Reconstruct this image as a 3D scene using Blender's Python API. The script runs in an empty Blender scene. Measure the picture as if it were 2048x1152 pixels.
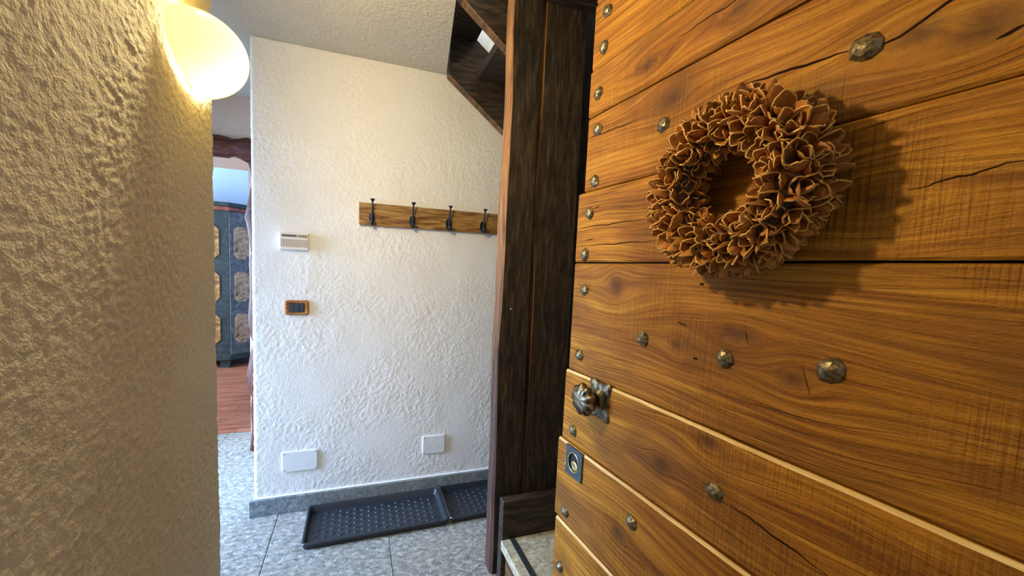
import bpy, bmesh, math, random
from mathutils import Vector, Matrix, noise as MN
random.seed(7)
SC = bpy.context.scene
COL = SC.collection
PI = math.pi

# ------------------------------------------------------------------ camera
cd = bpy.data.cameras.new('camera')
cam = bpy.data.objects.new('camera', cd)
COL.objects.link(cam)
yaw, pitch, roll = math.radians(18.28), math.radians(-4.7), math.radians(2.26)
FOC, PX, PY, CAM_H = 759.3, 963.3, 601.8, 1.35
fw = Vector((math.sin(yaw)*math.cos(pitch), math.cos(yaw)*math.cos(pitch), math.sin(pitch)))
rt0 = Vector((math.cos(yaw), -math.sin(yaw), 0)); up0 = rt0.cross(fw)
rt = math.cos(roll)*rt0 + math.sin(roll)*up0
up = -math.sin(roll)*rt0 + math.cos(roll)*up0
cam.matrix_world = Matrix(((rt.x, up.x, -fw.x, 0), (rt.y, up.y, -fw.y, 0), (rt.z, up.z, -fw.z, CAM_H), (0, 0, 0, 1)))
cd.sensor_width = 36.0
cd.lens = FOC/2048*36.0
cd.shift_x = (1024-PX)/2048
cd.shift_y = (PY-576)/2048
cd.clip_start = 0.02
SC.camera = cam

# ------------------------------------------------------------------ world, daylight, exposure
w = bpy.data.worlds.new('sky'); SC.world = w; w.use_nodes = True
bg = w.node_tree.nodes['Background']
bg.inputs[0].default_value = (1.0, 0.98, 0.95, 1); bg.inputs[1].default_value = 0.37

def window_light(name, loc, rot, sx, sy, power, color, spread=180):
    l = bpy.data.lights.new(name, 'AREA'); l.shape = 'RECTANGLE'; l.size = sx; l.size_y = sy
    l.energy = power; l.color = color; l.spread = math.radians(spread)
    o = bpy.data.objects.new(name, l); COL.objects.link(o); o.location = loc; o.rotation_euler = rot
    return o
# daylight entering by the hall window, the far room window and the landing window upstairs
window_light('daylight_hall_window', (-2.66, 2.05, 1.15), (0, math.radians(-66), math.radians(9)), 1.9, 1.25, 150, (0.40, 0.60, 1.0), 95)
window_light('daylight_far_room', (-3.96, 4.5, 1.4), (0, -PI/2, 0), 1.5, 1.2, 260, (0.66, 0.82, 1.0))
window_light('daylight_landing', (1.4, 0.3, 3.7), (math.radians(80), 0, 0), 1.0, 1.0, 160, (0.75, 0.86, 1.0))

SC.cycles.max_bounces = 6; SC.cycles.diffuse_bounces = 4; SC.cycles.glossy_bounces = 2; SC.cycles.transmission_bounces = 2
SC.cycles.adaptive_threshold = 0.03
SC.cycles.caustics_reflective = False; SC.cycles.caustics_refractive = False
SC.view_settings.view_transform = 'Standard'
SC.view_settings.look = 'None'
SC.view_settings.exposure = 0.0
SC.view_settings.gamma = 1.0
SC.view_settings.use_curve_mapping = False

# ------------------------------------------------------------------ mesh helpers
def bm_box(bm, x0, x1, y0, y1, z0, z1):
    v = [bm.verts.new((x, y, z)) for x in (x0, x1) for y in (y0, y1) for z in (z0, z1)]
    for f in ((0, 1, 3, 2), (4, 6, 7, 5), (0, 4, 5, 1), (2, 3, 7, 6), (0, 2, 6, 4), (1, 5, 7, 3)):
        bm.faces.new([v[i] for i in f])
    return v

def bevel(bm, w, seg=2, edges=None):
    bmesh.ops.bevel(bm, geom=list(edges if edges is not None else bm.edges), offset=w, segments=seg, profile=0.5, affect='EDGES', clamp_overlap=True)

def box(x0, x1, y0, y1, z0, z1, bev=0.0, seg=2):
    bm = bmesh.new(); bm_box(bm, x0, x1, y0, y1, z0, z1)
    if bev: bevel(bm, bev, seg)
    return bm

def prism(poly, lo, hi, axis='y', bev=0.0):
    """closed polygon of (u, v) pushed between lo and hi along axis"""
    bm = bmesh.new()
    def P(u, v, h):
        return {'y': (u, h, v), 'x': (h, u, v), 'z': (u, v, h)}[axis]
    a = [bm.verts.new(P(u, v, lo)) for u, v in poly]; b = [bm.verts.new(P(u, v, hi)) for u, v in poly]
    bm.faces.new(a); bm.faces.new(b[::-1])
    n = len(poly)
    for i in range(n):
        bm.faces.new((a[i], b[i], b[(i+1) % n], a[(i+1) % n]))
    bmesh.ops.recalc_face_normals(bm, faces=bm.faces)
    if bev: bevel(bm, bev, 1)
    return bm

def tube(bm, pts, radii, seg=8, cap=True, flat=1.0):
    pts = [Vector(p) for p in pts]; rings = []
    ref = None
    for i, p in enumerate(pts):
        t = (pts[min(i+1, len(pts)-1)] - pts[max(i-1, 0)]).normalized()
        if ref is None:
            ref = Vector((1, 0, 0)) if abs(t.x) < 0.8 else Vector((0, 0, 1))
        a = (ref - t*ref.dot(t)).normalized(); b = t.cross(a); ref = a
        r = radii[i] if isinstance(radii, (list, tuple)) else radii
        rings.append([bm.verts.new(p + a*math.cos(2*PI*k/seg)*r + b*math.sin(2*PI*k/seg)*r*flat) for k in range(seg)])
    for i in range(len(rings)-1):
        for k in range(seg):
            bm.faces.new((rings[i][k], rings[i][(k+1) % seg], rings[i+1][(k+1) % seg], rings[i+1][k]))
    if cap:
        bm.faces.new(rings[0][::-1]); bm.faces.new(rings[-1])
    return bm

def lathe(prof, seg=24, fn=None, axis='x'):
    """profile of (r, h) turned about axis; fn(angle, r, h) -> r"""
    bm = bmesh.new(); rings = []
    def P(r, h, k):
        a = 2*PI*k/seg
        rr = fn(a, r, h) if fn else r
        c, s = math.cos(a)*rr, math.sin(a)*rr
        return {'x': (h, c, s), 'y': (c, h, s), 'z': (c, s, h)}[axis]
    for r, h in prof:
        if r < 1e-6: rings.append([bm.verts.new(P(0, h, 0))])
        else: rings.append([bm.verts.new(P(r, h, k)) for k in range(seg)])
    for A, B in zip(rings, rings[1:]):
        for k in range(seg):
            q = [A[k % len(A)], A[(k+1) % len(A)], B[(k+1) % len(B)], B[k % len(B)]]
            u = []
            for v in q:
                if v not in u: u.append(v)
            if len(u) > 2: bm.faces.new(u)
    bmesh.ops.recalc_face_normals(bm, faces=bm.faces)
    return bm

def mesh_of(name, bm, mat, smooth=False):
    me = bpy.data.meshes.new(name); bm.to_mesh(me); bm.free()
    if mat: me.materials.append(mat)
    if smooth:
        for p in me.polygons: p.use_smooth = True
    return me

def obj(name, bm, mat, parent=None, smooth=False, loc=None):
    me = bm if isinstance(bm, bpy.types.Mesh) else mesh_of(name, bm, mat, smooth)
    o = bpy.data.objects.new(name, me); COL.objects.link(o)
    if loc is not None: o.location = loc
    if parent: o.parent = parent
    return o

def auto_smooth(o, ang=40):
    me = o.data
    for p in me.polygons: p.use_smooth = True
    me.set_sharp_from_angle(angle=math.radians(ang))
    return o

def tag(o, label, cat=None, group=None, kind=None):
    o['label'] = label
    if cat: o['category'] = cat
    if group: o['group'] = group
    if kind: o['kind'] = kind
    return o

def thing(name, loc=(0, 0, 0), rz=0.0, label=None, cat=None, group=None, kind=None):
    o = bpy.data.objects.new(name, None); COL.objects.link(o)
    o.empty_display_size = 0.1; o.location = loc; o.rotation_euler = (0, 0, rz)
    if label: o['label'] = label
    if cat: o['category'] = cat
    if group: o['group'] = group
    if kind: o['kind'] = kind
    return o

def struct(name, bm, mat, label=None, parent=None):
    o = obj(name, bm, mat, parent)
    if parent is None: o['kind'] = 'structure'
    if label: o['label'] = label
    return o

# ------------------------------------------------------------------ material helpers
class NT:
    def __init__(self, name):
        self.m = bpy.data.materials.new(name); self.m.use_nodes = True
        self.t = self.m.node_tree; self.N = self.t.nodes; self.L = self.t.links
        self.b = self.N['Principled BSDF']
    def new(self, typ, **kw):
        n = self.N.new(typ)
        for k, v in kw.items(): setattr(n, k, v)
        return n
    def put(self, sock, v):
        if hasattr(v, 'is_output') or isinstance(v, bpy.types.NodeSocket): self.L.new(v, sock)
        else: sock.default_value = v
    def math(self, op, a, b=None, c=None, clamp=False):
        n = self.new('ShaderNodeMath', operation=op); n.use_clamp = clamp
        self.put(n.inputs[0], a)
        if b is not None: self.put(n.inputs[1], b)
        if c is not None: self.put(n.inputs[2], c)
        return n.outputs[0]
    def coords(self, kind='Object'):
        return self.new('ShaderNodeTexCoord').outputs[kind]
    def sep(self, v):
        n = self.new('ShaderNodeSeparateXYZ'); self.L.new(v, n.inputs[0]); return n.outputs
    def comb(self, x, y, z):
        n = self.new('ShaderNodeCombineXYZ')
        for s, v in zip(n.inputs, (x, y, z)): self.put(s, v)
        return n.outputs[0]
    def vscale(self, v, s):
        n = self.new('ShaderNodeVectorMath', operation='MULTIPLY'); self.put(n.inputs[0], v); n.inputs[1].default_value = s; return n.outputs[0]
    def vadd(self, v, s):
        n = self.new('ShaderNodeVectorMath', operation='ADD'); self.put(n.inputs[0], v); self.put(n.inputs[1], s); return n.outputs[0]
    def noise(self, vec, scale, detail=3, rough=0.55, dist=0.0, out='Fac'):
        n = self.new('ShaderNodeTexNoise'); self.put(n.inputs['Vector'], vec)
        n.inputs['Scale'].default_value = scale; n.inputs['Detail'].default_value = detail
        n.inputs['Roughness'].default_value = rough; n.inputs['Distortion'].default_value = dist
        return n.outputs[out]
    def voronoi(self, vec, scale, feature='F1', rnd=1.0):
        n = self.new('ShaderNodeTexVoronoi', feature=feature); self.put(n.inputs['Vector'], vec)
        n.inputs['Scale'].default_value = scale; n.inputs['Randomness'].default_value = rnd
        return n.outputs['Distance']
    def ramp(self, fac, stops, interp='LINEAR'):
        n = self.new('ShaderNodeValToRGB'); n.color_ramp.interpolation = interp
        e = n.color_ramp.elements
        while len(e) < len(stops): e.new(0.5)
        for i, (p, c) in enumerate(stops):
            e[i].position = p
            e[i].color = (c, c, c, 1) if isinstance(c, (int, float)) else (*c, 1)
        self.put(n.inputs[0], fac); return n.outputs[0]
    def mix(self, fac, a, b, mode='MIX'):
        n = self.new('ShaderNodeMix', data_type='RGBA', blend_type=mode)
        self.put(n.inputs[0], fac)
        for s, v in ((n.inputs[6], a), (n.inputs[7], b)):
            if isinstance(v, tuple) and len(v) == 3: v = (*v, 1)
            self.put(s, v)
        return n.outputs[2]
    def mapr(self, v, a, b, c=0.0, d=1.0):
        n = self.new('ShaderNodeMapRange'); self.put(n.inputs[0], v)
        for i, q in enumerate((a, b, c, d)): n.inputs[i+1].default_value = q
        return n.outputs[0]
    def rnd(self):
        return self.new('ShaderNodeObjectInfo').outputs['Random']
    def bump(self, h, strength=0.5, dist=0.01, normal=None):
        n = self.new('ShaderNodeBump'); self.put(n.inputs['Height'], h)
        n.inputs['Strength'].default_value = strength; n.inputs['Distance'].default_value = dist
        if normal is not None: self.L.new(normal, n.inputs['Normal'])
        return n.outputs[0]
    def out(self, color=None, rough=None, metal=None, normal=None, spec=None):
        if color is not None: self.put(self.b.inputs['Base Color'], (*color, 1) if isinstance(color, tuple) and len(color) == 3 else color)
        if rough is not None: self.put(self.b.inputs['Roughness'], rough)
        if metal is not None: self.put(self.b.inputs['Metallic'], metal)
        if normal is not None: self.L.new(normal, self.b.inputs['Normal'])
        if spec is not None: self.b.inputs['Specular IOR Level'].default_value = spec
        return self.m

def plain(name, color, rough=0.6, metal=0.0, spec=0.5):
    return NT(name).out(color, rough, metal, spec=spec)

def plaster(name, col_a, col_b, scale=0, depth=0.004, rough=0.95, grain=0):
    n = NT(name); c = n.coords()
    col = n.mix(n.mapr(n.noise(c, 2.3, 2, 0.6), 0.35, 0.65), col_a, col_b)
    nrm = None
    if scale:
        nrm = n.bump(n.ramp(n.noise(c, scale, 2, 0.5, 1.0), [(0.36, 0.0), (0.5, 0.62), (0.64, 1.0)], 'EASE'), 0.8, depth)
    if grain:
        nrm = n.bump(n.noise(c, grain, 1, 0.6), 0.8, 0.25/grain*1.6)
    return n.out(col, rough, 0, nrm, spec=0.08)

def plaster_coat(name, parent, path, z0, z1, step, hfun, mat, back=0.012):
    """trowelled plaster with real relief: a plan path of (x, y, nx, ny) swept upward, pushed out by hfun(s, z)"""
    P = [Vector((p[0], p[1])) for p in path]
    S = [0.0]
    for i in range(1, len(P)): S.append(S[-1]+(P[i]-P[i-1]).length)
    n = max(2, int(S[-1]/step)); m = int((z1-z0)/step); verts = []; k = 0
    cols = []
    for i in range(n+1):
        q = S[-1]*i/n
        while k < len(S)-2 and S[k+1] < q: k += 1
        f = (q-S[k])/(S[k+1]-S[k]); a, b = path[k], path[k+1]
        cols.append((q, [a[j]+(b[j]-a[j])*f for j in range(4)]))
    for j in range(m+1):
        z = z0+(z1-z0)*j/m
        for q, (x, y, nx, ny) in cols:
            h = hfun(q, z)
            verts.append((x+nx*h, y+ny*h, z))
    W_ = n+1; faces = [(j*W_+i, j*W_+i+1, (j+1)*W_+i+1, (j+1)*W_+i) for j in range(m) for i in range(n)]
    # turned-back rim so that the coat has thickness
    loop = [i for i in range(W_)] + [j*W_+n for j in range(1, m+1)] + [m*W_+i for i in range(n-1, -1, -1)] + [j*W_ for j in range(m-1, 0, -1)]
    base = len(verts)
    for v in loop:
        x, y, nx, ny = cols[v % W_][1]; verts.append((x-nx*back, y-ny*back, verts[v][2]))
    L_ = len(loop)
    faces += [(loop[i], base+i, base+(i+1) % L_, loop[(i+1) % L_]) for i in range(L_)]
    me = bpy.data.meshes.new(name); me.from_pydata(verts, [], faces); me.materials.append(mat)
    me.polygons.foreach_set('use_smooth', [True]*len(me.polygons)); me.update()
    o = bpy.data.objects.new(name, me); COL.objects.link(o); o.parent = parent
    return o

def corner_path(x0, y0, cx_, cy_, x1, y1, r, n0, n1):
    """straight run, rounded outer corner, straight run; n0 and n1 are the outward normals"""
    n0, n1 = Vector(n0), Vector(n1); c = Vector((cx_, cy_)); cen = c-(n0+n1)*r
    out = [(x0, y0, n0.x, n0.y)]
    for k in range(7):
        a = PI/2*k/6; d = n0*math.cos(a)+n1*math.sin(a); p = cen+d*r
        out.append((p.x, p.y, d.x, d.y))
    out.append((x1, y1, n1.x, n1.y))
    return out

def relief(amp, fs, fz, tilt, seed, smooth_=0.25):
    ct, st_ = math.cos(tilt), math.sin(tilt)
    def h(q, z):
        wq = q+0.020*MN.noise((q*9, z*9, seed+3))+0.006*MN.noise((q*37, z*37, seed+4))
        wz = z+0.020*MN.noise((q*9, z*9, seed+8))+0.006*MN.noise((q*37, z*37, seed+9))
        u, v = ct*wq+st_*wz, -st_*wq+ct*wz
        n1 = MN.noise((u*fs, v*fz, seed+1)); n2 = MN.noise((u*fs*2.3, v*fz*2.2, seed+5))
        n3 = 1-2.4*abs(MN.noise((wq*fs*0.55, wz*fs*0.55, seed+6)))
        soft = min(1.0, max(smooth_, 0.8+1.5*MN.noise((q*4, z*4, seed+11))))
        r = 1/(1+math.exp(-8*(n1-0.05)))
        return amp*(soft*(0.8*r+0.5*n2+0.35*max(0.0, n3))+0.7*MN.noise((q*8, z*8, seed+2)))
    return h

def wood(name, ramp_cols, along='x', freq=40, stretch=0.05, rough=0.55, depth=0.002, contrast=1.0, rings=0.5):
    """plain grained wood, grain running along the given local axis; each object gets its own cut of the log"""
    n = NT(name); s = n.sep(n.coords()); r = n.math('MULTIPLY', n.rnd(), 37.0)
    i = 'xyz'.index(along)
    v = [n.math('ADD', s[k], r) for k in range(3)]
    v[i] = n.math('MULTIPLY', v[i], stretch)
    vec = n.comb(*v)
    g = n.noise(vec, freq, 6, 0.6, 0.6)
    lo = n.noise(vec, freq*0.22, 3, 0.5, 1.0)
    ringv = n.math('SINE', n.math('MULTIPLY', lo, 70.0))
    f = n.math('ADD', n.math('MULTIPLY', g, 1.0), n.math('MULTIPLY', ringv, 0.12*rings))
    k = len(ramp_cols)
    col = n.ramp(f, [(0.3+0.4*j/(k-1), c) for j, c in enumerate(ramp_cols)])
    return n.out(col, rough, 0, n.bump(f, 0.8, depth), spec=0.35)

def metal(name, col_a, col_b, rough=0.42, scale=120, depth=0.0015):
    n = NT(name); c = n.coords()
    f = n.noise(c, scale, 4, 0.6)
    return n.out(n.mix(n.mapr(f, 0.35, 0.68), col_a, col_b), n.mapr(f, 0.3, 0.7, rough-0.08, rough+0.15), 1.0, n.bump(f, 0.5, depth))

def stone(name, cols, scale=26, rough=0.42, depth=0.0035):
    n = NT(name); s = n.sep(n.coords()); r = n.math('MULTIPLY', n.rnd(), 11.0)
    vec = n.comb(n.math('ADD', s[0], r), n.math('MULTIPLY', n.math('ADD', s[1], r), 1.6), s[2])
    a = n.noise(vec, scale, 8, 0.68, 0.5); b = n.noise(vec, scale*4.5, 3, 0.6); big = n.noise(vec, 3.2, 4, 0.6)
    f = n.math('ADD', n.math('MULTIPLY', a, 0.62), n.math('MULTIPLY', b, 0.38))
    k = len(cols)
    col = n.ramp(f, [(0.36+0.28*j/(k-1), c) for j, c in enumerate(cols)])
    col = n.mix(n.mapr(big, 0.4, 0.62, 0, 0.35), col, (0.30, 0.26, 0.19))
    return n.out(col, n.mapr(f, 0.3, 0.7, rough+0.12, rough-0.1), 0, n.bump(f, 0.7, depth))

# --- the door's boards: one recipe in door space, knots at their own places, each board its own cut
KNOTS = [(0.47, 1.245, 0.050, 0.022), (0.50, 1.02, 0.035, 0.020), (0.37, 1.19, 0.030, 0.018), (0.215, 1.655, 0.034, 0.022),
         (0.29, 1.47, 0.035, 0.020), (0.80, 1.32, 0.035, 0.030), (0.74, 1.86, 0.045, 0.022), (0.66, 1.75, 0.060, 0.028),
         (0.61, 0.92, 0.03, 0.02), (0.27, 1.68, 0.03, 0.016), (0.72, 0.68, 0.035, 0.02), (0.60, 1.20, 0.02, 0.014), (0.52, 1.86, 0.035, 0.02)]
def door_wood():
    n = NT('door_wood'); s = n.sep(n.coords()); rnd = n.rnd()
    t, z = s[1], s[2]
    off = n.math('MULTIPLY', rnd, 53.0)
    def attr(nm):
        q = n.new('ShaderNodeAttribute'); q.attribute_name = nm; return q.outputs['Fac']
    bend, dark = attr('bend'), attr('knot')
    zz = n.math('SUBTRACT', z, bend)
    wob = n.noise(n.comb(n.math('MULTIPLY', t, 2.2), n.math('MULTIPLY', z, 5.0), off), 1.0, 1, 0.5)
    zz = n.math('ADD', zz, n.math('MULTIPLY', wob, 0.07))
    vec = n.comb(n.math('MULTIPLY', t, 4.0), n.math('MULTIPLY', zz, 150.0), off)
    fine = n.noise(vec, 1.0, 4, 0.64, 0.3)
    vec2 = n.comb(n.math('MULTIPLY', t, 1.3), n.math('MULTIPLY', zz, 21.0), n.math('ADD', off, 3.0))
    band = n.noise(vec2, 1.0, 1, 0.5, 0.4)
    ringl = n.math('SINE', n.math('MULTIPLY', band, 46.0))
    ringp = n.math('MULTIPLY', n.mapr(ringl, 0.45, 1.0), n.mapr(wob, 0.38, 0.62, 0.15, 1.0))
    # rough-sawn marks across the boards, only in patches
    patch = n.mapr(n.noise(n.comb(n.math('MULTIPLY', t, 5.0), n.math('MULTIPLY', z, 6.0), off), 1.0, 0), 0.50, 0.66)
    saw = n.noise(n.comb(n.math('MULTIPLY', t, 230.0), n.math('MULTIPLY', z, 5.0), off), 1.0, 1, 0.5)
    sawm = n.math('MULTIPLY', n.mapr(saw, 0.42, 0.62), patch)
    speck = n.noise(n.comb(n.math('MULTIPLY', t, 170.0), n.math('MULTIPLY', z, 420.0), off), 1.0, 2)
    f = n.math('ADD', n.math('ADD', n.math('MULTIPLY', fine, 0.56), n.math('MULTIPLY', band, 0.22)), n.math('MULTIPLY', speck, 0.22))
    col = n.ramp(f, [(0.30, (0.085, 0.025, 0.002)), (0.42, (0.26, 0.098, 0.006)), (0.53, (0.45, 0.205, 0.013)), (0.66, (0.72, 0.40, 0.038)), (0.8, (0.92, 0.60, 0.085))])
    tint = n.ramp(rnd, [(0.0, (0.76, 0.68, 0.60)), (0.5, (0.97, 0.90, 0.85)), (1.0, (0.86, 0.74, 0.60))])
    col = n.mix(1.0, col, tint, 'MULTIPLY')
    col = n.mix(n.math('MULTIPLY', ringp, 0.30), col, (0.14, 0.06, 0.012))
    col = n.mix(n.math('MULTIPLY', sawm, 0.22), col, (0.10, 0.045, 0.014))
    col = n.mix(n.math('MULTIPLY', n.mapr(speck, 0.50, 0.72), 0.5), col, (0.12, 0.05, 0.014))
    stain = n.noise(n.comb(n.math('MULTIPLY', t, 4.0), n.math('MULTIPLY', z, 7.0), n.math('ADD', off, 9.0)), 1.0, 2, 0.65)
    col = n.mix(n.mapr(stain, 0.48, 0.70, 0, 0.6), col, (0.12, 0.045, 0.008))
    col = n.mix(n.math('MULTIPLY', dark, 0.82), col, (0.045, 0.018, 0.006))
    h = n.math('ADD', n.math('MULTIPLY', fine, 0.8), n.math('MULTIPLY', ringp, -0.35))
    h = n.math('ADD', h, n.math('MULTIPLY', sawm, -0.32))
    h = n.math('ADD', h, n.math('MULTIPLY', dark, -0.5))
    h = n.math('ADD', h, n.math('MULTIPLY', speck, 0.35))
    return n.out(col, n.mapr(fine, 0.3, 0.7, 0.68, 0.50), 0, n.bump(h, 0.9, 0.0032), spec=0.22)

M = {}
M['plaster_white'] = plaster('plaster_white', (0.82, 0.79, 0.73), (0.85, 0.83, 0.79), grain=170)
M['plaster_side'] = plaster('plaster_side', (0.70, 0.665, 0.535), (0.75, 0.715, 0.59), grain=240)
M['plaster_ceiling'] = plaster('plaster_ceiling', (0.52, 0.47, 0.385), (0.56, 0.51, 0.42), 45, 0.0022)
M['plaster_pink'] = plaster('plaster_pink', (0.58, 0.44, 0.35), (0.54, 0.41, 0.33), 45, 0.0022)
M['plaster_blue'] = plaster('plaster_blue', (0.46, 0.61, 0.84), (0.50, 0.65, 0.86))
M['door_wood'] = door_wood()
M['dark_wood'] = wood('dark_wood', [(0.007, 0.005, 0.004), (0.019, 0.013, 0.009), (0.040, 0.027, 0.017), (0.08, 0.05, 0.03)], 'z', 60, 0.12, 0.75, 0.003)
M['dark_wood_x'] = wood('dark_wood_x', [(0.009, 0.006, 0.004), (0.024, 0.016, 0.010), (0.048, 0.031, 0.019), (0.08, 0.052, 0.032)], 'x', 60, 0.12, 0.6, 0.003)
M['lit_wood'] = wood('lit_wood', [(0.14, 0.055, 0.016), (0.32, 0.14, 0.04), (0.48, 0.23, 0.075)], 'z', 70, 0.10, 0.6, 0.003)  # orange of a lamplit timber edge, painted as base colour
def lit_edge():
    # lamplight on the post edges painted into the colour, stronger towards the top
    n = NT('lit_edge'); s_ = n.sep(n.coords())
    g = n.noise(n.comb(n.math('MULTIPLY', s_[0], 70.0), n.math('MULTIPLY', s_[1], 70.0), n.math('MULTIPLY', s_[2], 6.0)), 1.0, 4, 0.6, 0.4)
    lit_tone = n.ramp(g, [(0.3, (0.14, 0.055, 0.016)), (0.5, (0.30, 0.135, 0.04)), (0.7, (0.46, 0.22, 0.075))])
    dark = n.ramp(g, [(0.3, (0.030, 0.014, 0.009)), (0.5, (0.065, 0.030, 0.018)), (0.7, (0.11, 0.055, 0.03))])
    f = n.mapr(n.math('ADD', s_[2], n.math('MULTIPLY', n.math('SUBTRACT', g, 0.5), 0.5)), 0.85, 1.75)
    return n.out(n.mix(f, dark, lit_tone), 0.65, 0, n.bump(g, 0.7, 0.003), spec=0.3)
M['lit_edge'] = lit_edge()
M['brown_wood'] = wood('brown_wood', [(0.045, 0.020, 0.007), (0.11, 0.052, 0.018), (0.20, 0.10, 0.038)], 'y', 40, 0.08, 0.55, 0.003)
M['red_log'] = wood('red_log', [(0.022, 0.006, 0.003), (0.07, 0.018, 0.010), (0.14, 0.042, 0.022)], 'z', 40, 0.12, 0.5, 0.006)
M['red_log_x'] = wood('red_log_x', [(0.022, 0.006, 0.003), (0.07, 0.018, 0.010), (0.14, 0.042, 0.022)], 'x', 40, 0.12, 0.5, 0.006)
M['rack_wood'] = wood('rack_wood', [(0.075, 0.030, 0.008), (0.22, 0.105, 0.028), (0.36, 0.20, 0.062), (0.46, 0.28, 0.10)], 'x', 62, 0.10, 0.55, 0.003)
M['switch_wood'] = wood('switch_wood', [(0.22, 0.075, 0.018), (0.38, 0.15, 0.04), (0.46, 0.21, 0.07)], 'x', 90, 0.15, 0.4, 0.0006)
M['plank_floor'] = wood('plank_floor', [(0.20, 0.062, 0.032), (0.34, 0.125, 0.070), (0.45, 0.19, 0.11)], 'x', 26, 0.10, 0.35, 0.0015)
M['stone_floor'] = stone('stone_floor', [(0.045, 0.045, 0.038), (0.15, 0.148, 0.125), (0.34, 0.33, 0.285), (0.70, 0.68, 0.60)], 34)
M['stone_base'] = stone('stone_base', [(0.06, 0.075, 0.08), (0.14, 0.17, 0.18), (0.26, 0.29, 0.30), (0.44, 0.47, 0.47)], 40, 0.4, 0.003)
M['stone_step'] = stone('stone_step', [(0.16, 0.13, 0.075), (0.34, 0.29, 0.18), (0.54, 0.48, 0.33), (0.76, 0.70, 0.52)], 40, 0.5, 0.003)
M['grout'] = plain('grout', (0.13, 0.13, 0.12), 0.9)
M['rubber'] = plain('rubber', (0.018, 0.022, 0.028), 0.38)
M['strip'] = plain('strip', (0.014, 0.022, 0.022), 0.6)
M['stud'] = metal('stud', (0.10, 0.078, 0.042), (0.36, 0.30, 0.17), 0.42)
M['bronze'] = metal('bronze', (0.07, 0.058, 0.036), (0.36, 0.31, 0.20), 0.36, 60)
M['iron'] = metal('iron', (0.020, 0.022, 0.028), (0.06, 0.065, 0.075), 0.45)
M['lock_plate'] = metal('lock_plate', (0.045, 0.055, 0.058), (0.15, 0.17, 0.175), 0.5, 200, 0.0006)
M['brass'] = metal('brass', (0.55, 0.42, 0.16), (0.80, 0.66, 0.34), 0.28, 90, 0.0004)
M['black'] = plain('black', (0.004, 0.004, 0.004), 0.7)
M['plastic_white'] = plain('plastic_white', (0.80, 0.80, 0.78), 0.35)
M['plastic_cream'] = plain('plastic_cream', (0.78, 0.75, 0.68), 0.4)
M['display'] = plain('display', (0.19, 0.13, 0.10), 0.25)
M['vent'] = plain('vent', (0.30, 0.19, 0.11), 0.6)
M['button'] = plain('button', (0.16, 0.14, 0.12), 0.5)
M['rocker'] = plain('rocker', (0.030, 0.042, 0.048), 0.3)
M['screw'] = plain('screw', (0.40, 0.40, 0.40), 0.35, 0.8)
M['lit_arris'] = wood('lit_arris', [(0.45, 0.28, 0.09), (0.66, 0.46, 0.19), (0.80, 0.62, 0.32)], 'y', 60, 0.1, 0.6, 0.001)  # pale colour stands in for lamplight caught on the board ledges
M['crack'] = plain('crack', (0.018, 0.007, 0.003), 0.95, spec=0.1)

# =================================================================== the setting
CEIL = 2.425
YB = 2.176                                  # face of the back wall
# ---- stone floor with its slabs
floor = struct('floor', box(-2.7, 2.1, -1.2, 3.33, -0.2, -0.006), M['grout'], 'grey speckled stone slab floor of the hall')
tx = [-2.70, -2.593, -2.041, -1.489, -0.937, -0.385, 0.167, 0.719, 1.271, 1.823, 2.1]
ty = [-1.2, -0.75, 0.35, 1.45, 2.55, 3.33]
tile_cache = {}
for i in range(len(tx)-1):
    for j in range(len(ty)-1):
        wx, wy = tx[i+1]-tx[i]-0.003, ty[j+1]-ty[j]-0.003
        key = (round(wx, 3), round(wy, 3))
        if key not in tile_cache:
            tile_cache[key] = mesh_of('stone_slab', box(-wx/2, wx/2, -wy/2, wy/2, -0.015, 0.0, 0.0015, 1), M['stone_floor'])
        obj('stone_slab', tile_cache[key], None, floor, loc=((tx[i]+tx[i+1])/2, (ty[j]+ty[j+1])/2, 0))
# ---- plank floor of the far room
pf = struct('floor', box(-4.0, 0.3, 3.33, 6.2, -0.2, -0.006), M['grout'], 'reddish wooden plank floor of the far room')
y = 3.332
pm = {}
while y < 6.15:
    x = -4.0 - random.random()*0.6
    while x < 0.3:
        x1 = min(x+1.1, 0.3); x0 = max(x, -4.0)
        if x1-x0 > 0.05:
            key = round(x1-x0, 2)
            if key not in pm:
                pm[key] = mesh_of('floor_plank', box(-(x1-x0)/2+0.001, (x1-x0)/2-0.001, 0.001, 0.119, -0.012, 0.0, 0.0012, 1), M['plank_floor'])
            obj('floor_plank', pm[key], None, pf, loc=((x0+x1)/2, y, 0))
        x += 1.1
    y += 0.12
# ---- walls
def bevelled_wall(name, b, mat, label, corner=None, bev=0.014):
    bm = bmesh.new(); bm_box(bm, *b)
    if corner:
        ed = [e for e in bm.edges if all(abs(v.co.x-corner[0]) < 1e-5 and abs(v.co.y-corner[1]) < 1e-5 for v in e.verts)]
        bevel(bm, bev, 4, ed)
    return struct(name, bm, mat, label)
wl = bevelled_wall('wall_left', (-2.7, -0.336, -0.4, 1.096, -0.2, 2.7), M['plaster_side'], 'rough beige plaster wall beside the entrance, carrying the wall lamp')
plaster_coat('plaster_coat', wl, corner_path(-0.332, -0.40, -0.332, 1.100, -0.50, 1.100, 0.014, (1, 0), (0, 1)), 0.0, CEIL, 0.0036, relief(0.0027, 105, 170, 0.6, 3.3, 0.55), M['plaster_side'])
wb = bevelled_wall('wall_back', (-0.498, 2.1, YB+0.006, 2.98, -0.2, 4.7), M['plaster_white'], 'white trowelled plaster wall with the coat rack')
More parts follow.
